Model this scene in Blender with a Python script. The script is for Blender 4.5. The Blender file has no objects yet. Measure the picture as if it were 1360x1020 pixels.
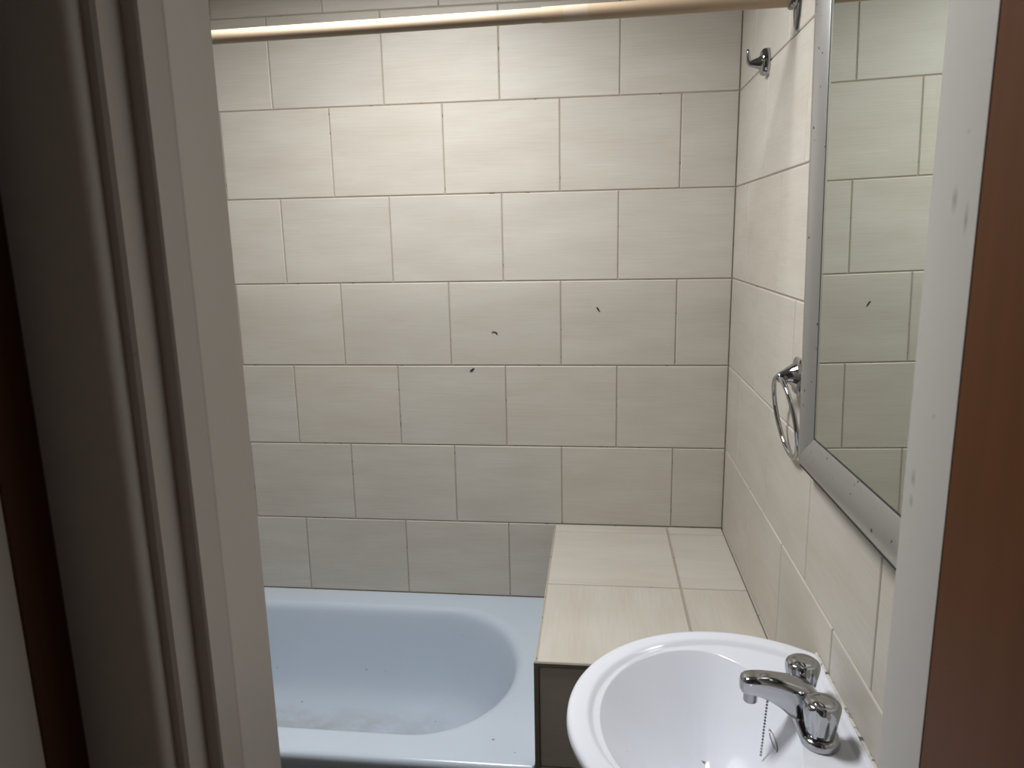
import bpy, bmesh, math, random
from mathutils import Vector, Matrix
random.seed(4)
PI = math.pi
SC = bpy.context.scene
COL = SC.collection

# ------------------------------------------------------------------ camera
cam_d = bpy.data.cameras.new('camera')
cam = bpy.data.objects.new('camera', cam_d)
COL.objects.link(cam)
SC.camera = cam
RX = Vector((0.9932, 0.1146, -0.0195)); RY = Vector((0.0040, -0.2015, -0.9795)); RZ = Vector((-0.1161, 0.9728, -0.2006))
RZ.normalize(); RX = (RX - RZ * RX.dot(RZ)).normalized(); RY = RZ.cross(RX)
CP = Vector((-0.383, -2.147, 1.5244))
m = Matrix.Identity(4)
for i in range(3):
    m[i][0] = RX[i]; m[i][1] = -RY[i]; m[i][2] = -RZ[i]; m[i][3] = CP[i]
cam.matrix_world = m
cam_d.sensor_width = 36.0
cam_d.lens = 964.1 / 1360 * 36.0
cam_d.clip_start = 0.02
cam_d.dof.use_dof = True
cam_d.dof.focus_distance = 1.9
cam_d.dof.aperture_fstop = 11.0

# ------------------------------------------------------------------ world, exposure
w = bpy.data.worlds.new('world'); SC.world = w
w.use_nodes = True
w.node_tree.nodes['Background'].inputs[0].default_value = (0.9, 0.95, 1.0, 1)
w.node_tree.nodes['Background'].inputs[1].default_value = 0.10
SC.view_settings.view_transform = 'Standard'
SC.view_settings.look = 'None'
SC.view_settings.gamma = 1.0
SC.view_settings.exposure = 0.0
SC.view_settings.use_curve_mapping = False

LAMP_POS = (-0.85, -0.78, 2.43)
LAMP_POWER = 24.8
LAMP_COLOR = (0.985, 1.0, 1.005)

# ------------------------------------------------------------------ helpers
def tag(o, label=None, cat=None, group=None, kind=None):
    if label: o['label'] = label
    if cat: o['category'] = cat
    if group: o['group'] = group
    if kind: o['kind'] = kind
    return o

def thing(name, label, cat, loc=(0, 0, 0), group=None):
    o = bpy.data.objects.new(name, None)
    o.empty_display_size = 0.05
    COL.objects.link(o); o.location = loc
    return tag(o, label, cat, group)

def link(name, bm, mats, parent=None, smooth=None, bevel=None):
    """link a bmesh given in world coordinates as one mesh object"""
    bmesh.ops.recalc_face_normals(bm, faces=bm.faces[:])
    me = bpy.data.meshes.new(name)
    bm.to_mesh(me); bm.free()
    o = bpy.data.objects.new(name, me)
    COL.objects.link(o)
    for mm in (mats if isinstance(mats, (list, tuple)) else [mats]):
        me.materials.append(mm)
    if parent is not None:
        o.parent = parent
        org = Vector((0, 0, 0)); p = parent
        while p is not None:
            org += Vector(p.location); p = p.parent
        me.transform(Matrix.Translation(-org))
    if smooth is not None:
        for p in me.polygons: p.use_smooth = True
        me.set_sharp_from_angle(angle=math.radians(smooth))
    if bevel:
        b = o.modifiers.new('bevel', 'BEVEL'); b.width = bevel; b.segments = 3; b.limit_method = 'ANGLE'
        b.angle_limit = math.radians(30)
    return o

def box(bm, a, b, mi=0):
    x0, x1 = sorted((a[0], b[0])); y0, y1 = sorted((a[1], b[1])); z0, z1 = sorted((a[2], b[2]))
    v = [bm.verts.new(c) for c in ((x0, y0, z0), (x1, y0, z0), (x1, y1, z0), (x0, y1, z0), (x0, y0, z1), (x1, y0, z1), (x1, y1, z1), (x0, y1, z1))]
    for f in ((0, 3, 2, 1), (4, 5, 6, 7), (0, 1, 5, 4), (1, 2, 6, 5), (2, 3, 7, 6), (3, 0, 4, 7)):
        bm.faces.new([v[i] for i in f]).material_index = mi

def loft(bm, loops, cap0=True, cap1=True, closed=True, mi=0):
    rows = [[bm.verts.new(c) for c in L] for L in loops]
    n = len(rows[0])
    for a, b in zip(rows, rows[1:]):
        for i in range(n if closed else n - 1):
            j = (i + 1) % n
            bm.faces.new((a[i], a[j], b[j], b[i])).material_index = mi
    if cap0: bm.faces.new(rows[0][::-1]).material_index = mi
    if cap1: bm.faces.new(rows[-1]).material_index = mi
    return rows

def lathe(bm, prof, origin, axis=(0, 0, 1), n=48, lobes=0, amp=0.0, z0=None, z1=None):
    """revolve (radius, height) pairs round an axis"""
    q = Vector((0, 0, 1)).rotation_difference(Vector(axis).normalized())
    o = Vector(origin); loops = []
    for r, h in prof:
        L = []
        for i in range(n):
            t = 2 * PI * i / n
            rr = r
            if lobes and z0 <= h <= z1:
                rr = r * (1 - amp * (0.5 - 0.5 * math.cos(lobes * t)) ** 2)
            L.append(o + q @ Vector((rr * math.cos(t), rr * math.sin(t), h)))
        loops.append(L)
    loft(bm, loops)

def tube(bm, pts, r, n=14, closed=False):
    pts = [Vector(p) for p in pts]
    N = len(pts); loops = []
    up = None
    for i, p in enumerate(pts):
        if closed: t = pts[(i + 1) % N] - pts[i - 1]
        else: t = pts[min(i + 1, N - 1)] - pts[max(i - 1, 0)]
        t.normalize()
        if up is None:
            up = Vector((0, 0, 1)) if abs(t.z) < 0.9 else Vector((0, 1, 0))
        up = (up - t * up.dot(t)).normalized()
        s = t.cross(up)
        rr = r[i] if isinstance(r, (list, tuple)) else r
        loops.append([p + (up * math.cos(2 * PI * k / n) + s * math.sin(2 * PI * k / n)) * rr for k in range(n)])
    if closed:
        loops.append(loops[0])
        loft(bm, loops, False, False)
        bmesh.ops.remove_doubles(bm, verts=bm.verts[:], dist=1e-6)
    else:
        loft(bm, loops)

# ------------------------------------------------------------------ materials
def mat(name, color, rough=0.5, metal=0.0, spec=0.5, coat=0.0):
    mm = bpy.data.materials.new(name); mm.use_nodes = True
    b = mm.node_tree.nodes['Principled BSDF']
    b.inputs['Base Color'].default_value = (*color, 1)
    b.inputs['Roughness'].default_value = rough
    b.inputs['Metallic'].default_value = metal
    b.inputs['Specular IOR Level'].default_value = spec
    b.inputs['Coat Weight'].default_value = coat
    return mm

class NT:
    def __init__(s, mm): s.t = mm.node_tree; s.b = s.t.nodes['Principled BSDF']
    def n(s, kind, **kw):
        x = s.t.nodes.new(kind)
        for k, v in kw.items():
            if k.startswith('i_'): x.inputs[k[2:].replace('_', ' ')].default_value = v
            else: setattr(x, k, v)
        return x
    def l(s, a, b): s.t.links.new(a, b)
    def coords(s, out='Object', scale=(1, 1, 1)):
        tc = s.n('ShaderNodeTexCoord'); mp = s.n('ShaderNodeMapping')
        mp.inputs['Scale'].default_value = scale
        s.l(tc.outputs[out], mp.inputs['Vector'])
        return mp.outputs['Vector']
    def noise(s, vec, scale, detail=4, rough=0.55):
        x = s.n('ShaderNodeTexNoise'); x.inputs['Scale'].default_value = scale
        x.inputs['Detail'].default_value = detail; x.inputs['Roughness'].default_value = rough
        s.l(vec, x.inputs['Vector']); return x.outputs['Fac']
    def ramp(s, fac, stops):
        x = s.n('ShaderNodeValToRGB'); e = x.color_ramp.elements
        while len(e) < len(stops): e.new(0.5)
        for q, (p, c) in zip(e, stops):
            q.position = p; q.color = (*c, 1)
        s.l(fac, x.inputs['Fac']); return x.outputs['Color']
    def mix(s, fac, a, b, mode='MIX'):
        x = s.n('ShaderNodeMix', data_type='RGBA', blend_type=mode)
        for sock, v in ((x.inputs[0], fac), (x.inputs[6], a), (x.inputs[7], b)):
            if isinstance(v, (int, float)): sock.default_value = v
            elif isinstance(v, tuple): sock.default_value = (*v, 1)
            else: s.l(v, sock)
        return x.outputs[2]
    def bump(s, h, strength=0.1, dist=0.01):
        x = s.n('ShaderNodeBump'); x.inputs['Strength'].default_value = strength; x.inputs['Distance'].default_value = dist
        s.l(h, x.inputs['Height']); s.l(x.outputs[0], s.b.inputs['Normal'])

def tile_material():
    mm = mat('beige_linen_tile', (0.6, 0.54, 0.45), 0.48, 0, 0.4); t = NT(mm)
    v = t.coords('UV', (1, 1, 1))
    fine = t.noise(t.coords('UV', (5, 160, 1)), 1.6, 5, 0.65)
    broad = t.noise(t.coords('UV', (2.5, 9, 1)), 1.5, 3, 0.5)
    geo = t.n('ShaderNodeNewGeometry')
    c1 = t.ramp(fine, [(0.25, (0.495, 0.452, 0.390)), (0.55, (0.580, 0.543, 0.480)), (0.8, (0.640, 0.612, 0.560))])
    c2 = t.ramp(broad, [(0.3, (0.510, 0.463, 0.398)), (0.7, (0.620, 0.590, 0.530))])
    c = t.mix(0.5, c1, c2)
    tint = t.ramp(geo.outputs['Random Per Island'], [(0.0, (0.965, 0.96, 0.95)), (0.5, (1.0, 1.0, 1.0)), (1.0, (1.0, 0.985, 0.965))])
    t.l(t.mix(1.0, c, tint, 'MULTIPLY'), t.b.inputs['Base Color'])
    t.bump(fine, 0.08, 0.002)
    return mm

def speckled(name, color, dark, rough, scale, lo, hi, spec=0.5, coat=0.0, bumpy=0.0, metal=0.0):
    """paint or enamel with small worn specks"""
    mm = mat(name, color, rough, metal, spec, coat); t = NT(mm)
    v = t.coords('Object')
    n1 = t.noise(v, scale, 2, 0.5)
    f = t.ramp(n1, [(lo, (0, 0, 0)), (hi, (1, 1, 1))])
    n2 = t.noise(v, 3.0, 4, 0.6)
    base = t.mix(n2, tuple(c * 0.95 for c in color), tuple(min(1, c * 1.05) for c in color))
    t.l(t.mix(f, base, dark), t.b.inputs['Base Color'])
    if bumpy: t.bump(t.noise(v, 60, 4), bumpy, 0.002)
    return mm

M = {}
M['tile'] = tile_material()
M['grout'] = speckled('brown_grout', (0.39, 0.335, 0.27), (0.15, 0.12, 0.09), 0.9, 40, 0.62, 0.70)
M['trim_metal'] = mat('grey_brown_edge_trim', (0.23, 0.205, 0.17), 0.5)
M['enamel'] = speckled('tub_enamel', (0.585, 0.66, 0.755), (0.20, 0.19, 0.17), 0.22, 55, 0.76, 0.79, 0.5)
M['ceramic'] = speckled('sink_ceramic', (0.76, 0.775, 0.84), (0.25, 0.24, 0.23), 0.10, 70, 0.765, 0.79, 0.55)
M['chrome'] = mat('chrome', (0.44, 0.445, 0.455), 0.09, 1.0)
M['chrome_worn'] = mat('worn_chrome', (0.36, 0.36, 0.365), 0.2, 1.0)
M['frame'] = speckled('brushed_steel', (0.48, 0.475, 0.475), (0.06, 0.055, 0.05), 0.36, 60, 0.70, 0.725, metal=0.85)
M['mirror'] = mat('mirror_glass', (0.69, 0.735, 0.685), 0.015, 1.0)
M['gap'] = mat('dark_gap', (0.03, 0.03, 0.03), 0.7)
M['rod'] = mat('cream_rod', (0.38, 0.29, 0.205), 0.32, 0, 0.25)
M['rod_outer'] = mat('tan_rod', (0.43, 0.32, 0.22), 0.34, 0, 0.25)
M['tape'] = mat('clear_tape', (0.46, 0.37, 0.285), 0.22, 0, 0.35)
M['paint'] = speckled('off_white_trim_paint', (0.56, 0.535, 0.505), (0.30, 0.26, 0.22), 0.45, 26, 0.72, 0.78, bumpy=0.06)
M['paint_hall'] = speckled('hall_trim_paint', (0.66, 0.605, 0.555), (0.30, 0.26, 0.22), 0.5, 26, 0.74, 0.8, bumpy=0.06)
M['hallwall'] = mat('hall_wall_paint', (0.62, 0.56, 0.52), 0.7)
M['plaster'] = mat('white_plaster', (0.38, 0.37, 0.355), 0.8)
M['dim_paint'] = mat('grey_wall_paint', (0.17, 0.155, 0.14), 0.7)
M['floor'] = mat('grey_floor', (0.08, 0.075, 0.07), 0.5)
M['speck'] = mat('dark_speck', (0.02, 0.017, 0.015), 0.7)
M['rubber'] = mat('black_rubber', (0.03, 0.03, 0.03), 0.6)
M['caulk'] = speckled('mouldy_caulk', (0.60, 0.57, 0.52), (0.09, 0.08, 0.07), 0.6, 75, 0.55, 0.66)

def smudge(mm, spots, col):
    """greasy hand marks of their own shape on the paint (object coordinates = room coordinates)"""
    t = NT(mm); tc = t.n('ShaderNodeTexCoord'); total = None
    for (py, pz), (sy, sz) in spots:
        mp_ = t.n('ShaderNodeMapping')
        mp_.inputs['Scale'].default_value = (0, 1 / sy, 1 / sz); mp_.inputs['Location'].default_value = (0, -py / sy, -pz / sz)
        t.l(tc.outputs['Object'], mp_.inputs['Vector'])
        ln = t.n('ShaderNodeVectorMath', operation='LENGTH'); t.l(mp_.outputs[0], ln.inputs[0])
        f = t.ramp(ln.outputs['Value'], [(0.2, (1, 1, 1)), (1.0, (0, 0, 0))])
        total = f if total is None else t.mix(1.0, total, f, 'ADD')
    nz = t.noise(tc.outputs['Object'], 90, 4, 0.7)
    fac = t.n('ShaderNodeMath', operation='MULTIPLY'); t.l(total, fac.inputs[0]); t.l(nz, fac.inputs[1])
    old = t.b.inputs['Base Color'].links[0].from_socket
    t.l(t.mix(fac.outputs[0], old, col), t.b.inputs['Base Color'])
smudge(M['paint'], [((-1.4855, 1.5465), (0.006, 0.014)), ((-1.508, 1.5307), (0.004, 0.016)), ((-1.4586, 1.2938), (0.006, 0.010)), ((-1.4584, 1.2713), (0.005, 0.008))], (0.20, 0.17, 0.14))

def wood_material(name, c0, c1, rough):
    mm = mat(name, c0, rough, 0, 0.1); t = NT(mm)
    g = t.noise(t.coords('Object', (28, 28, 1.2)), 1.5, 5, 0.6)
    b = t.noise(t.coords('Object', (4, 4, 0.8)), 1.2, 3, 0.5)
    c = t.mix(0.5, t.ramp(g, [(0.3, c0), (0.7, c1)]), t.ramp(b, [(0.3, c0), (0.7, c1)]))
    t.l(c, t.b.inputs['Base Color'])
    return mm
M['door'] = wood_material('brown_varnished_wood', (0.102, 0.036, 0.011), (0.135, 0.050, 0.016), 0.45)
M['wood_trim'] = wood_material('dark_red_brown_wood', (0.085, 0.036, 0.016), (0.11, 0.048, 0.022), 0.5)

def bottom_grime(mm, z0, z1, col):
    """old brownish wear on the floor of the tub"""
    t = NT(mm); tc = t.n('ShaderNodeTexCoord'); sp_ = t.n('ShaderNodeSeparateXYZ'); t.l(tc.outputs['Object'], sp_.inputs[0])
    mr = t.n('ShaderNodeMapRange'); t.l(sp_.outputs['Z'], mr.inputs['Value'])
    for k, v in (('From Min', z1), ('From Max', z0), ('To Min', 0.0), ('To Max', 0.55)): mr.inputs[k].default_value = v
    nz = t.ramp(t.noise(t.coords('Object', (0.8, 1.6, 1)), 7, 5, 0.7), [(0.42, (0, 0, 0)), (0.72, (1, 1, 1))])
    f = t.n('ShaderNodeMath', operation='MULTIPLY'); t.l(mr.outputs[0], f.inputs[0]); t.l(nz, f.inputs[1])
    old = t.b.inputs['Base Color'].links[0].from_socket
    t.l(t.mix(f.outputs[0], old, col), t.b.inputs['Base Color'])
bottom_grime(M['enamel'], 0.066, 0.085, (0.36, 0.33, 0.28))

# ------------------------------------------------------------------ tiled surfaces
TW, TH = 0.335, 0.2529
ZA = 1.8973                                    # height of a course line
def zline(r): return ZA - TH * r
GAP, EDGE, DEEP = 0.0026, 0.0024, 0.0026

def tiles(bm, O, U, V, Nn, rects, grain=0):
    """bevelled tiles (material 0) given as (u0,u1,v0,v1[,grain]) in the plane O + u U + v V"""
    O, U, V, Nn = map(Vector, (O, U, V, Nn))
    uvl = bm.loops.layers.uv.verify()
    for rc in rects:
        u0, u1, v0, v1 = rc[:4]; gr = rc[4] if len(rc) > 4 else grain
        u0 += GAP / 2; u1 -= GAP / 2; v0 += GAP / 2; v1 -= GAP / 2
        if u1 - u0 < 0.004 or v1 - v0 < 0.004: continue
        ou, ov = random.random() * 7, random.random() * 7
        e = EDGE
        inner = [(u0 + e, v0 + e), (u1 - e, v0 + e), (u1 - e, v1 - e), (u0 + e, v1 - e)]
        mid = [(u0 + .2 * e, v0 + .2 * e), (u1 - .2 * e, v0 + .2 * e), (u1 - .2 * e, v1 - .2 * e), (u0 + .2 * e, v1 - .2 * e)]
        outer = [(u0, v0), (u1, v0), (u1, v1), (u0, v1)]
        rings = []
        for ring, d in ((inner, 0), (mid, 0.55 * e), (outer, DEEP + 0.0006)):
            rings.append([bm.verts.new(O + U * a + V * b - Nn * d) for a, b in ring])
        faces = [bm.faces.new(rings[0])]
        for A, B in zip(rings, rings[1:]):
            for i in range(4):
                j = (i + 1) % 4
                faces.append(bm.faces.new((A[i], B[i], B[j], A[j])))
        for f in faces:
            f.material_index = 0
            for lp in f.loops:
                d = lp.vert.co - O
                a, b = d.dot(U), d.dot(V)
                if gr: a, b = b, a
                lp[uvl].uv = (a + ou, b + ov)

def courses(u0, u1, z0, z1, odd, even, sign):
    out = []
    for r in range(-4, 9):
        zt, zb = zline(r), zline(r + 1)
        if zt <= z0 or zb >= z1: continue
        zt, zb = min(zt, z1), max(zb, z0)
        start = odd if r % 2 else even
        js = sorted(j for j in [start - TW * k for k in range(-2, 12)] if u0 < j < u1)
        ed = [u0] + js + [u1]
        for a, b in zip(ed, ed[1:]):
            out.append((a, b, zb, zt))
    return out

CEIL = 2.43
XL, YF = -2.04, -1.44                          # left end wall, inner face of the door wall
def tiled_wall(name, O, U, V, Nn, rects, back):
    bm = bmesh.new()
    tiles(bm, O, U, V, Nn, rects)
    box(bm, *back, mi=1)
    o = link(name, bm, [M['tile'], M['grout']])
    return tag(o, kind='structure')

tiled_wall('wall_back', (0, 0, 0), (1, 0, 0), (0, 0, 1), (0, -1, 0),
           courses(XL, 0.0, 0.0, CEIL, -0.3233, -0.1543, -1),
           ((XL - 0.1, DEEP, 0), (0.1, 0.1, CEIL)))
# right wall: u runs along -Y so that the face looks into the room
rects = [(-b, -a, c, d) for a, b, c, d in courses(YF - 0.0, 0.0, 0.0, CEIL, -0.180, -0.345, -1)]
tiled_wall('wall_right', (0, 0, 0), (0, -1, 0), (0, 0, 1), (-1, 0, 0), rects,
           ((DEEP, YF - 0.1, 0), (0.1, 0.0, CEIL)))
rects = courses(YF, 0.0, 0.0, CEIL, -0.180, -0.345, -1)
tiled_wall('wall_left', (XL, 0, 0), (0, 1, 0), (0, 0, 1), (1, 0, 0), rects,
           ((XL - DEEP, YF - 0.1, 0), (XL - 0.1, 0.0, CEIL)))

# ------------------------------------------------------------------ door wall, hall, floor, ceiling
JL, JR = -0.749, -0.0875                       # faces of the left and right jamb
bm = bmesh.new()
box(bm, (XL - 0.1, YF, 0), (JL - 0.03, YF - 0.11, CEIL))
box(bm, (JR + 0.02, YF, 0), (0.12, YF - 0.085, CEIL))
box(bm, (JL - 0.03, YF, 2.05), (JR + 0.02, YF - 0.11, CEIL))
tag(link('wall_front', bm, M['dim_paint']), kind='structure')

bm = bmesh.new(); box(bm, (-2.3, -3.4, -0.1), (1.0, 0.1, 0)); tag(link('floor', bm, M['floor']), kind='structure')
bm = bmesh.new(); box(bm, (-2.3, -3.4, CEIL), (1.0, 0.1, CEIL + 0.1)); tag(link('ceiling', bm, M['plaster']), kind='structure')
XH = -0.383 - 0.4665                           # hall wall to the left of the camera
bm = bmesh.new(); box(bm, (XH, -1.655, 0), (XH - 0.08, -3.4, CEIL)); tag(link('wall_hall_left', bm, M['hallwall']), kind='structure')
bm = bmesh.new(); box(bm, (-2.3, -3.3, 0), (1.0, -3.4, CEIL)); tag(link('wall_hall_back', bm, M['hallwall']), kind='structure')
bm = bmesh.new(); box(bm, (XH + 0.002, -1.6095, 0), (XH - 0.03, -1.655, CEIL)); tag(link('trim_3', bm, M['wood_trim'], bevel=0.002), kind='structure')

def prism(bm, prof, z0, z1):
    loft(bm, [[(x, y, z0) for x, y in prof], [(x, y, z1) for x, y in prof]])

# left jamb: a stepped profile from the bathroom side (back) to the hall casing (front)
c = -0.383
pl = [(JL, YF), (JL, -1.5160), (JL + 0.0004, -1.5185), (JL + 0.0001, -1.5200), (JL, -1.5215), (JL, -1.5555), (JL - 0.002, -1.5576),
      (c - 0.3796, -1.5576), (c - 0.3796, -1.5885), (c - 0.3825, -1.5920), (c - 0.3895, -1.5920)]
for k in range(9):                             # rounded bead of the casing
    a = PI / 2 * k / 8
    pl.append((c - 0.3895 - 0.0085 * (1 - math.cos(a)), -1.5945 - 0.0145 * math.sin(a)))
pl += [(c - 0.404, -1.6095), (c - 0.4645, -1.6095), (c - 0.4645, -1.56), (c - 0.42, -1.551), (c - 0.42, YF)]
bm = bmesh.new(); prism(bm, pl, 0, 2.05)
tag(link('trim_1', bm, M['paint_hall'], smooth=25), kind='structure')

# right jamb, painted, with a soft front corner
pr = [(JR, YF)]
for k in range(6):
    a = PI / 2 * k / 5
    pr.append((JR + 0.001 * (1 - math.cos(a)), -1.5245 - 0.001 * math.sin(a)))
pr += [(JR + 0.02, -1.5255), (JR + 0.02, YF)]
bm = bmesh.new(); prism(bm, pr, 0, 2.05)
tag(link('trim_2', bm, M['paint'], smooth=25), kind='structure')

# brown door, swung open into the hall, hinged on the right jamb
bm = bmesh.new(); box(bm, (JR + 0.0004, -1.5260, 0.01), (JR + 0.038, -2.19, 2.03))
tag(link('door_1', bm, M['door'], bevel=0.002), kind='structure')

# ------------------------------------------------------------------ ceiling lamp (above the frame; lights the room)
t = thing('ceiling_light', 'flat square white ceiling lamp above the bathtub front', 'lamp', LAMP_POS)
x, y, z = LAMP_POS
bm = bmesh.new(); hw = 0.20
L = []
for s, h in ((1.06, 0.0), (1.05, -0.115), (1.0, -0.120), (0.965, -0.115), (0.965, -0.075)):
    L.append([(x + sx * hw * s, y + sy * hw * s, z + h) for sx, sy in ((-1, -1), (1, -1), (1, 1), (-1, 1))])
loft(bm, L, True, False)
link('housing', bm, M['plaster'], t)
em = bpy.data.materials.new('lamp_diffuser'); em.use_nodes = True
nt = em.node_tree; nt.nodes.clear()
e = nt.nodes.new('ShaderNodeEmission'); o_ = nt.nodes.new('ShaderNodeOutputMaterial')
nt.links.new(e.outputs[0], o_.inputs[0])
e.inputs[0].default_value = (*LAMP_COLOR, 1)
e.inputs[1].default_value = LAMP_POWER / (PI * (2 * hw * 0.95) ** 2)
bm = bmesh.new()
s = hw * 0.95
bm.faces.new([bm.verts.new((x + sx * s, y + sy * s, z - 0.080)) for sx, sy in ((-1, -1), (-1, 1), (1, 1), (1, -1))])
link('diffuser', bm, em, t)

# ------------------------------------------------------------------ tiled ledge at the end of the tub
LX, LY, LZ = -0.513, -0.758, 0.6329
t = thing('tiled_ledge', 'beige tiled box ledge between bathtub end and right wall', 'ledge', ((LX) / 2, LY / 2, 0))
bm = bmesh.new()
xs = [LX + 0.004, -0.167, -0.002]; ys = [LY + 0.005, -0.398, -0.052, -0.002]
rc = []
for i in range(2):
    for j in range(3):
        e0 = 0.0015 if i == 1 else 0.0; e1 = 0.0015 if i == 0 else 0.0
        f0 = 0.0009 if j else 0.0; f1 = 0.0009 if j < 2 else 0.0
        rc.append((xs[i] + e0, xs[i + 1] - e1, ys[j] + f0, ys[j + 1] - f1, 1 if j == 0 else 0))
tiles(bm, (0, 0, LZ), (1, 0, 0), (0, 1, 0), (0, 0, 1), rc)
box(bm, (LX + 0.002, LY + 0.003, LZ - DEEP), (-0.003, -0.003, LZ - 0.02), mi=1)
link('top', bm, [M['tile'], M['grout']], t)
bm = bmesh.new()
rc = []
for i in range(2):
    for za, zb in ((LZ - 0.009, LZ - TH), (LZ - TH, LZ - 2 * TH), (LZ - 2 * TH, 0.0)):
        rc.append(((LX + 0.009, -0.178)[i], (-0.178, -0.002)[i], zb, za, 0))
tiles(bm, (0, LY, 0), (1, 0, 0), (0, 0, 1), (0, -1, 0), rc)
box(bm, (LX + 0.003, LY + DEEP, 0), (-0.003, LY + 0.02, LZ - 0.003), mi=1)
link('front_face', bm, [M['tile'], M['grout']], t)
bm = bmesh.new()
rc = []
for a, b in ((LY + 0.009, -0.40), (-0.40, -0.003)):
    rc += [(-b, -a, LZ - TH, LZ - 0.004, 0), (-b, -a, 0, LZ - TH, 0)]
tiles(bm, (LX, 0, 0), (0, -1, 0), (0, 0, 1), (-1, 0, 0), rc)
box(bm, (LX + DEEP, LY + 0.021, 0), (LX + 0.02, -0.003, LZ - 0.021), mi=1)
link('side_face', bm, [M['tile'], M['grout']], t)
bm = bmesh.new()
box(bm, (LX - 0.0012, LY - 0.0025, LZ - 0.0085), (-0.003, LY + 0.0045, LZ + 0.0005))
box(bm, (LX - 0.0012, LY - 0.0025, 0), (LX + 0.009, LY + 0.0045, LZ - 0.0086))
tag(link('edge_trim', bm, M['trim_metal'], t, bevel=0.0012), 'grey brown edge trim')

# ------------------------------------------------------------------ bathtub
RIM = 0.38
t = thing('bathtub', 'white enamel alcove bathtub with rounded end beside the tiled ledge', 'bathtub', (-1.28, -0.38, 0))
TX0, TX1, TY0, TY1 = XL + 0.004, LX - 0.003, -0.752, -0.003
cx, cy = -1.28, -0.385
NA = 192
angs = sorted([2 * PI * i / NA for i in range(NA)] + [math.atan2(b - cy, a - cx) % (2 * PI) for a in (TX0, TX1) for b in (TY0, TY1)])
def rect_pt(a, dx0, dx1, dy0, dy1):
    ca, sa = math.cos(a), math.sin(a)
    k = 1e9
    if ca > 1e-9: k = min(k, (dx1 - cx) / ca)
    if ca < -1e-9: k = min(k, (dx0 - cx) / ca)
    if sa > 1e-9: k = min(k, (dy1 - cy) / sa)
    if sa < -1e-9: k = min(k, (dy0 - cy) / sa)
    return cx + ca * k, cy + sa * k
def stadium(a, d, dr=1.6):
    """inner outline: straight sides, elliptic right and left ends; d = inset"""
    b = 0.295 - d
    xr, ar = -0.83 - d * (dr - 1), 0.252 - d
    xl, al = -1.80 + d * 0.3, 0.16 - d * 0.5
    ca, sa = math.cos(a), math.sin(a)
    lo, hi = 0.0, 1.5
    for _ in range(40):
        k = (lo + hi) / 2
        px, py = cx + ca * k, cy + sa * k
        ex = (px - xr) / ar if px > xr else ((xl - px) / al if px < xl else 0)
        if ex * ex + ((py - cy) / b) ** 2 < 1: lo = k
        else: hi = k
    return cx + ca * lo, cy + sa * lo
loops = []
for dd, zz in ((0.0, 0.0), (0.0, RIM - 0.05), (-0.010, RIM - 0.035), (-0.014, RIM - 0.014), (-0.0115, RIM - 0.006), (-0.007, RIM - 0.0015), (0.0, RIM)):
    fy = TY0 + dd if zz < RIM else TY0 + 0.002
    loops.append([(*rect_pt(a, TX0, TX1, fy, TY1), zz) for a in angs])
loops.append([(*rect_pt(a, TX0 + 0.01, TX1 - 0.012, TY0 + 0.016, TY1 - 0.006), RIM + 0.0005) for a in angs])
prof = [(-0.010, 0.0), (-0.004, -0.0006), (0.002, -0.003), (0.008, -0.009), (0.013, -0.018), (0.016, -0.032), (0.020, -0.055), (0.027, -0.10), (0.036, -0.16),
        (0.045, -0.21), (0.056, -0.25), (0.074, -0.278), (0.102, -0.297), (0.125, -0.308), (0.15, -0.313), (0.19, -0.316), (0.235, -0.318)]
for d, dz in prof:
    loops.append([(*stadium(a, d), RIM + dz) for a in angs])
bm = bmesh.new(); loft(bm, loops, True, True)
link('shell', bm, M['enamel'], t, smooth=50)

# ------------------------------------------------------------------ shower curtain rod
RYc = -0.585
def rod_z(xx): return 1.9585 + 0.0115 * xx
t = thing('shower_curtain_rod', 'cream shower curtain rod spanning the top of the tub', 'rod', (-0.6, RYc, rod_z(-0.6)))
bm = bmesh.new()
tube(bm, [(-0.495, RYc, rod_z(-0.495)), (-0.2, RYc, rod_z(-0.2)), (-0.016, RYc, rod_z(-0.016))], 0.0150, 32)
link('outer_tube', bm, M['rod_outer'], t, smooth=40)
bm = bmesh.new()
tube(bm, [(XL + 0.012, RYc, rod_z(XL)), (-1.2, RYc, rod_z(-1.2)), (-0.49, RYc, rod_z(-0.49))], 0.0138, 32)
link('inner_tube', bm, M['rod'], t, smooth=40)
bm = bmesh.new()
tube(bm, [(-0.452, RYc, rod_z(-0.452)), (-0.402, RYc, rod_z(-0.402))], 0.0153, 32)
tag(link('tape', bm, M['tape'], t, smooth=40), 'clear sticky tape wrapped round the rod')
def bracket(xw, sgn):
    b = bmesh.new()
    z0 = rod_z(xw)
    L = []
    for h, k in ((0.0, 1.0), (0.003, 1.0), (0.006, 0.9), (0.008, 0.7)):
        ring = []
        for i in range(40):
            a = 2 * PI * i / 40
            ring.append((xw - sgn * h, RYc + 0.014 * k * math.cos(a) * (1.25 if abs(math.sin(a)) < 0.6 else 1.0), z0 + 0.060 * (k * .5 + .5) * math.sin(a)))
        L.append(ring)
    loft(b, L)
    lathe(b, [(0.016, 0.004), (0.0205, 0.008), (0.0205, 0.016), (0.0185, 0.019), (0.0155, 0.019)], (xw, RYc, z0), (-sgn, 0, 0), 32)
    return b
tag(link('bracket', bracket(-0.0005, 1), M['chrome_worn'], t, smooth=35), 'grey metal wall bracket')
tag(link('bracket', bracket(XL + 0.0005, -1), M['chrome_worn'], t, smooth=35), 'grey metal wall bracket')

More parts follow.
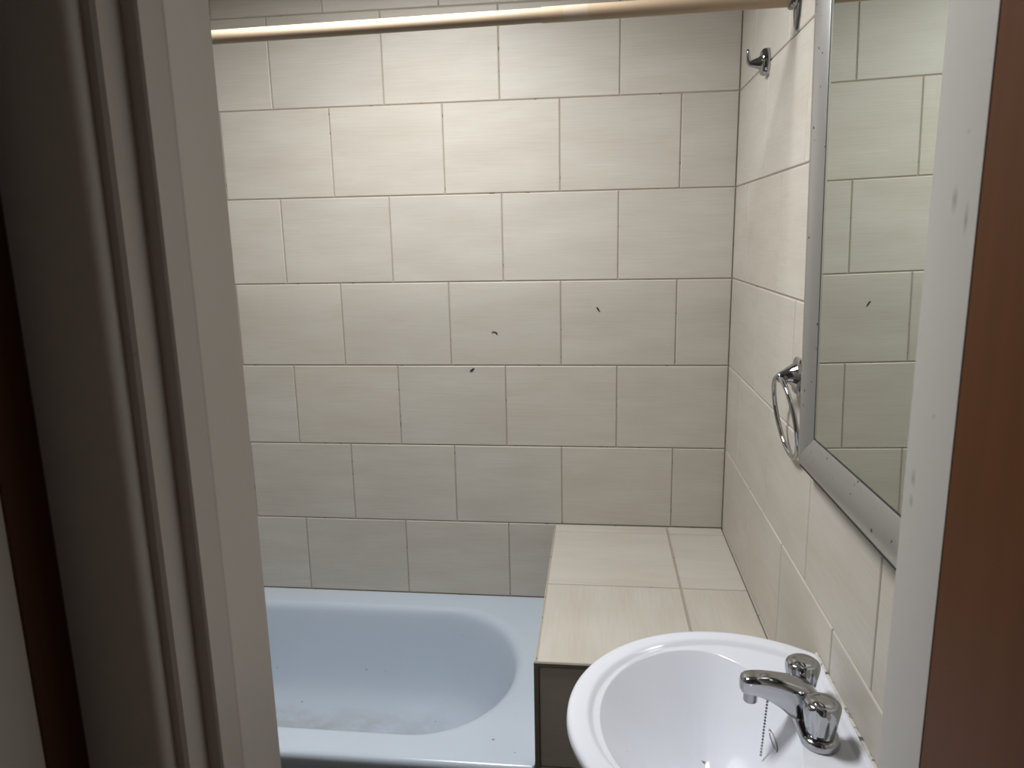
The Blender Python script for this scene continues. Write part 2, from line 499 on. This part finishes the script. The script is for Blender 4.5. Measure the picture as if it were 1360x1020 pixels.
# ------------------------------------------------------------------ robe hook on the right wall
hy, hz = -0.338, 1.897
t = thing('robe_hook', 'small chrome robe hook high on the right tiled wall', 'hook', (0, hy, hz))
bm = bmesh.new()
L = []
for h, k in ((0.0005, 1.0), (0.011, 1.0), (0.016, 0.90), (0.018, 0.78)):
    ring = []
    for i in range(8):
        for q in range(3):
            a = 2 * PI * (i + 0.5 + (q - 1) * 0.12) / 8
            ring.append((-h, hy + 0.022 * k * math.cos(a), hz + 0.030 * k * math.sin(a)))
    L.append(ring)
loft(bm, L)
link('wall_plate', bm, M['chrome'], t, smooth=35)
bm = bmesh.new()
pts = [(-0.009, hy, hz + 0.001), (-0.014, hy, hz), (-0.022, hy, hz - 0.002), (-0.034, hy, hz - 0.002), (-0.041, hy, hz - 0.001), (-0.0445, hy, hz + 0.003), (-0.0455, hy, hz + 0.010), (-0.046, hy, hz + 0.022), (-0.046, hy, hz + 0.027), (-0.046, hy, hz + 0.029)]
tube(bm, pts, [0.018, 0.0165, 0.013, 0.0088, 0.0072, 0.0062, 0.0050, 0.0043, 0.0038, 0.0015], 16)
link('arm', bm, M['chrome'], t, smooth=50)

# ------------------------------------------------------------------ towel ring
ry, rz = -0.745, 1.252
t = thing('towel_ring', 'round chrome towel ring on right wall beside the mirror', 'towel ring', (0, ry, rz))
bm = bmesh.new()
L = []
for h, k in ((0.0005, 1.0), (0.006, 1.0), (0.009, 0.92), (0.011, 0.8)):
    L.append([(-h, ry + 0.026 * k * sx, rz + 0.035 * k * sz) for sx, sz in ((-1, -.7), (-.7, -1), (.7, -1), (1, -.7), (1, .7), (.7, 1), (-.7, 1), (-1, .7))])
loft(bm, L)
link('wall_plate', bm, M['chrome'], t, smooth=30)
bm = bmesh.new()
pts = [(-0.008, ry, rz + 0.002), (-0.014, ry, rz + 0.002), (-0.022, ry - 0.001, rz + 0.002), (-0.034, ry - 0.004, rz), (-0.042, ry - 0.006, rz - 0.001), (-0.047, ry - 0.006, rz - 0.001)]
tube(bm, pts, [0.026, 0.023, 0.0165, 0.0115, 0.0095, 0.004], 18)
link('post', bm, M['chrome'], t, smooth=50)
bm = bmesh.new()
top, bot = Vector((-0.040, ry - 0.006, rz - 0.001)), Vector((-0.0105, ry - 0.006, rz - 0.154))
ctr = (top + bot) / 2; e1 = (top - bot) / 2; R = e1.length
tube(bm, [ctr + e1 * math.cos(a) + Vector((0, R, 0)) * math.sin(a) for a in [2 * PI * i / 72 for i in range(72)]], 0.0047, 14, True)
link('ring', bm, M['chrome'], t, smooth=60)

# ------------------------------------------------------------------ framed mirror on the right wall
EN = Vector((0, -1, 0.031)); EU = Vector((0, 0.031, 1))
def plane_x(yy, zz): return -0.0255 + 0.018 * (yy + 1) - 0.0155 * (zz - 1.5)
P0 = (-0.860, 1.117)
MW, MH, FW = 0.555, 0.86, 0.058
def mp(a, b, h):
    """a along the wall towards the door, b upward, h out of the glass plane"""
    yy = P0[0] - a + 0.031 * b; zz = P0[1] + b + 0.031 * a
    return Vector((plane_x(yy, zz) - h, yy, zz))
t = thing('framed_mirror', 'large wall mirror in brushed steel frame above the sink', 'mirror', (0, -1.13, 1.12))
fp = [(0.0, -0.012), (0.0, 0.004), (0.0015, 0.0078), (0.005, 0.0105), (0.011, 0.0124), (0.019, 0.0130), (0.029, 0.0118), (0.040, 0.0082), (0.050, 0.0038), (FW - 0.001, 0.0012), (FW, 0.0003), (FW, -0.012)]
def member(corners):
    (a0, b0, ia0, ib0), (a1, b1, ia1, ib1) = corners
    b = bmesh.new()
    loft(b, [[mp(a0 + ia0 * wd, b0 + ib0 * wd, h) for wd, h in fp], [mp(a1 + ia1 * wd, b1 + ib1 * wd, h) for wd, h in fp]])
    return b
g = 0.0004
for cs in (((0, g, 1, 1), (0, MH - g, 1, -1)), ((g, 0, 1, 1), (MW - g, 0, -1, 1)), ((MW, g, -1, 1), (MW, MH - g, -1, -1)), ((g, MH, 1, -1), (MW - g, MH, -1, -1))):
    link('frame_rail', member(cs), M['frame'], t, smooth=25)
bm = bmesh.new()  # thin dark strip set along the frame's lower outer edge
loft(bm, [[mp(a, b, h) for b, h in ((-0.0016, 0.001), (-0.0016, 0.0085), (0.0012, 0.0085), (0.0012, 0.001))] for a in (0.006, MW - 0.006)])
tag(link('edge_strip', bm, M['gap'], t), 'thin dark strip along the bottom edge')
bm = bmesh.new()
q = FW + 0.0036
loft(bm, [[mp(a, b, h) for a, b in ((q, q), (MW - q, q), (MW - q, MH - q), (q, MH - q))] for h in (-0.004, 0.0)])
link('glass', bm, M['mirror'], t)
bm = bmesh.new()
loft(bm, [[mp(a, b, h) if h > -0.1 else Vector((-0.001, mp(a, b, 0).y, mp(a, b, 0).z)) for a, b in ((0.003, -0.0022), (MW - 0.004, -0.0022), (MW - 0.004, MH - 0.004), (0.003, MH - 0.004))] for h in (-1, -0.0045)])
tag(link('back_panel', bm, M['gap'], t), 'dark back panel')

# ------------------------------------------------------------------ sink
SY = -1.145; SZ = 0.8035; DZ = 0.795
t = thing('bathroom_sink', 'white ceramic wall hung sink with rounded front below the mirror', 'sink', (0, SY, 0.6))
NS = 144
def oval(a, x0, ra, rb, xmax, px=-0.19):
    """point at angle a seen from (px, SY) on an ellipse clipped by the wall side"""
    ca, sa = math.cos(a), math.sin(a)
    lo, hi = 0.0, 1.0
    for _ in range(40):
        k = (lo + hi) / 2
        X, Y = px + ca * k, sa * k
        if ((X - x0) / ra) ** 2 + (Y / rb) ** 2 < 1 and X < xmax: lo = k
        else: hi = k
    return px + ca * lo, SY + sa * lo
corner = [math.atan2(s * 0.1928, 0.187) % (2 * PI) for s in (1, -1)]
sa_ = sorted([2 * PI * i / NS for i in range(NS)] + corner)
def ring(x0, ra, rb, xm, zz): return [(*oval(a, x0, ra, rb, xm), zz) for a in sa_]
loops = [ring(-0.12, 0.10, 0.10, -0.003, 0.60), ring(-0.14, 0.15, 0.15, -0.003, 0.625), ring(-0.155, 0.205, 0.205, -0.003, 0.68), ring(-0.163, 0.237, 0.234, -0.003, 0.74),
         ring(-0.167, 0.249, 0.2445, -0.003, 0.772), ring(-0.17, 0.255, 0.2505, -0.003, 0.785), ring(-0.17, 0.2575, 0.2525, -0.003, 0.793), ring(-0.17, 0.2565, 0.2515, -0.003, 0.7995), ring(-0.17, 0.2545, 0.2495, -0.003, 0.8022),
         ring(-0.17, 0.250, 0.245, -0.0045, 0.8032), ring(-0.17, 0.245, 0.240, -0.006, SZ), ring(-0.17, 0.229, 0.2275, -0.011, SZ), ring(-0.17, 0.2255, 0.2235, -0.0125, 0.8029), ring(-0.17, 0.2230, 0.2205, -0.014, 0.8013),
         ring(-0.17, 0.2195, 0.2160, -0.017, 0.7980), ring(-0.17, 0.2175, 0.2135, -0.019, 0.7962), ring(-0.17, 0.2150, 0.2110, -0.021, 0.7953)]
# bowl: its outline is the tighter of a bowl ellipse and the deck outline, blended smoothly
BD = 0.146
def bowl_q(px, py):
    eb = math.sqrt(((px + 0.235) / 0.150) ** 2 + ((py - SY) / 0.211) ** 2)
    ed = math.sqrt(((px + 0.170) / 0.2165) ** 2 + ((py - SY) / 0.2125) ** 2)
    return (eb ** 12 + ed ** 12) ** (1 / 12)
def bowl_f(q): return 0.72 * q * q + 0.28 * (1 - math.cos(PI * q)) / 2
def BZ(px, py):
    """height of the bowl surface"""
    return DZ - 0.0012 - BD * (1 - bowl_f(bowl_q(px, py)))
def basin(q, zz):
    P = []
    for a in sa_:
        lo, hi = 0.0, 0.5
        ca, sn = math.cos(a), math.sin(a)
        for _ in range(40):
            k = (lo + hi) / 2
            if bowl_q(-0.225 + ca * k, SY + sn * k) < q: lo = k
            else: hi = k
        P.append((-0.225 + ca * lo, SY + sn * lo, zz))
    return P
loops += [basin(1.012, DZ), basin(1.004, DZ - 0.0004)]
for q in (0.996, 0.985, 0.97, 0.95, 0.92, 0.88, 0.83, 0.77, 0.70, 0.62, 0.53, 0.43, 0.33, 0.23, 0.14):
    loops.append(basin(q, DZ - 0.0012 - BD * (1 - bowl_f(q))))
loops += [basin(0.10, DZ - 0.1470), basin(0.092, DZ - 0.153)]
bm = bmesh.new(); loft(bm, loops)
link('basin', bm, M['ceramic'], t, smooth=60)
bm = bmesh.new()
lathe(bm, [(0.0185, 0), (0.018, 0.0015), (0.0145, 0.002), (0.012, 0.0), (0.004, -0.001)], (-0.225, SY, DZ - 0.1468))
tag(link('drain', bm, M['chrome_worn'], t, smooth=40), 'chrome drain ring')
bm = bmesh.new()                               # overflow slot in the back of the bowl
oc = Vector((-0.1115, -1.129, BZ(-0.1115, -1.129))); on = Vector((BZ(-0.1105, -1.129) - BZ(-0.1125, -1.129), BZ(-0.1115, -1.128) - BZ(-0.1115, -1.130), -0.002)) * -1; on = on.normalized(); ou = Vector((0.05, 1, 0.0)); ou = (ou - on * ou.dot(on)).normalized(); ov = on.cross(ou)
loft(bm, [[oc + on * h + ou * 0.025 * k * math.cos(a) + ov * 0.0042 * k * math.sin(a) for a in [2 * PI * i / 28 for i in range(28)]] for h, k in ((-0.006, 1), (0.0012, 1), (0.0018, 0.85), (0.0, 0.7))])
tag(link('overflow_slot', bm, M['chrome_worn'], t, smooth=40), 'dark metal overflow slot')
bm = bmesh.new()
tube(bm, [(-0.0025, SY + 0.19 - 0.38 * i / 24, SZ - 0.001) for i in range(25)], 0.0030, 8)
tag(link('caulk', bm, M['caulk'], t, smooth=60), 'dirty mouldy caulk line at the wall')

# ------------------------------------------------------------------ faucet
FX, FY, FZ = -0.0595, -1.124, 0.795
t = thing('sink_faucet', 'chrome two handle faucet at the back of the sink', 'faucet', (FX, FY, FZ))
bm = bmesh.new()
def obround(hl, r, zz, n=20):
    P = [(FX + r * math.cos(a), FY + hl + r * math.sin(a), zz) for a in [PI * i / n for i in range(n + 1)]]
    P += [(FX - r * math.cos(a), FY - hl - r * math.sin(a), zz) for a in [PI * i / n for i in range(n + 1)]]
    return P
loft(bm, [obround(0.052, 0.0270, FZ + 0.0005), obround(0.052, 0.0275, FZ + 0.003), obround(0.052, 0.0272, FZ + 0.009), obround(0.052, 0.0262, FZ + 0.0115), obround(0.052, 0.0235, FZ + 0.0135), obround(0.052, 0.015, FZ + 0.0142)])
link('base', bm, M['chrome'], t, smooth=45)
bm = bmesh.new()
#        x      ztop   zbot   halfwidth
secs = [(0.016, 0.826, 0.800, 0.014), (0.008, 0.842, 0.799, 0.021), (-0.004, 0.853, 0.799, 0.0235), (-0.020, 0.8595, 0.800, 0.0235), (-0.034, 0.8630, 0.807, 0.0215),
        (-0.048, 0.8655, 0.8190, 0.0190), (-0.062, 0.8670, 0.8278, 0.0175), (-0.076, 0.8675, 0.8340, 0.0170), (-0.088, 0.8668, 0.8368, 0.0166), (-0.097, 0.8655, 0.8375, 0.0148), (-0.1030, 0.8630, 0.8390, 0.0108), (-0.1055, 0.8585, 0.8430, 0.0050)]
L = []
for dx, zt, zb, hw_ in secs:
    P = []
    hz_ = (zt - zb) / 2; zc = (zt + zb) / 2
    for i in range(32):
        a = 2 * PI * i / 32
        ca, sn = math.cos(a), math.sin(a)
        p = 0.5
        P.append((FX + dx, FY + hw_ * math.copysign(abs(ca) ** p, ca), zc + hz_ * math.copysign(abs(sn) ** p, sn)))
    L.append(P)
loft(bm, L)
sp = link('spout', bm, M['chrome'], t, smooth=60)
bm = bmesh.new()
lathe(bm, [(0.010, 0.0), (0.0105, 0.001), (0.0105, 0.015), (0.0112, 0.017)], (FX - 0.089, FY, 0.8220), n=32)
link('aerator', bm, M['chrome_worn'], t, smooth=40)
for s in (1, -1):
    bm = bmesh.new()
    HZ = FZ + 0.0145
    prf = [(0.013, -0.001), (0.0185, 0.0015), (0.0195, 0.004), (0.0205, 0.010), (0.0225, 0.022), (0.0243, 0.034), (0.0250, 0.041), (0.0246, 0.0455), (0.0230, 0.0490), (0.0205, 0.0512), (0.0172, 0.0522), (0.0160, 0.0516), (0.0150, 0.0516), (0.0143, 0.0526), (0.006, 0.0532)]
    prf = [(r * 1.07, h) for r, h in prf]
    lathe(bm, prf, (FX, FY + s * 0.0508, HZ), n=96, lobes=7, amp=0.10, z0=0.003, z1=0.047)
    link('handle', bm, M['chrome'], t, smooth=60)

# ------------------------------------------------------------------ bead chain hanging from the faucet into the bowl
bm = bmesh.new()
A = Vector((-0.1240, -1.127, 0.8225)); B = Vector((-0.1325, -1.1405, 0.7405))
n = 17
for i in range(n + 1):
    k = i / n
    p = A.lerp(B, k) + Vector((0, 0, 0))
    bmesh.ops.create_icosphere(bm, subdivisions=1, radius=0.0021, matrix=Matrix.Translation(p))
tube(bm, [A.lerp(B, i / 12) for i in range(13)], 0.0005, 6)
o = link('bead_chain', bm, M['chrome_worn'], smooth=60)
tag(o, 'thin metal bead chain hanging from the faucet into the sink bowl', 'chain')

# ------------------------------------------------------------------ dark specks stuck on the tiles and tub
def speck(pts, r, label):
    b = bmesh.new()
    tube(b, pts, r, 8)
    tag(link('dark_speck', b, M['speck'], smooth=60), label, 'speck')
speck([(-0.6976, -0.0015, 1.2377), (-0.6929, -0.0015, 1.2422), (-0.6872, -0.0015, 1.2410), (-0.6816, -0.0015, 1.2376), (-0.6818, -0.0015, 1.2319)], [0.0007, 0.0012, 0.0014, 0.0018, 0.0008], 'thin dark bent speck on back wall tiles, middle in height of the three specks')
speck([(-0.3844, -0.0015, 1.3131), (-0.3811, -0.0015, 1.3086), (-0.3778, -0.0015, 1.3031), (-0.3745, -0.0015, 1.2997)], [0.0015, 0.0024, 0.0018, 0.0006], 'dark speck highest and furthest right on the back wall tiles')
speck([(-0.7666, -0.0015, 1.1213), (-0.7619, -0.0015, 1.1241), (-0.7583, -0.0015, 1.1271), (-0.7547, -0.0015, 1.1306)], [0.0018, 0.0030, 0.0024, 0.0014], 'plump dark speck lowest of the three, just under a grout line')
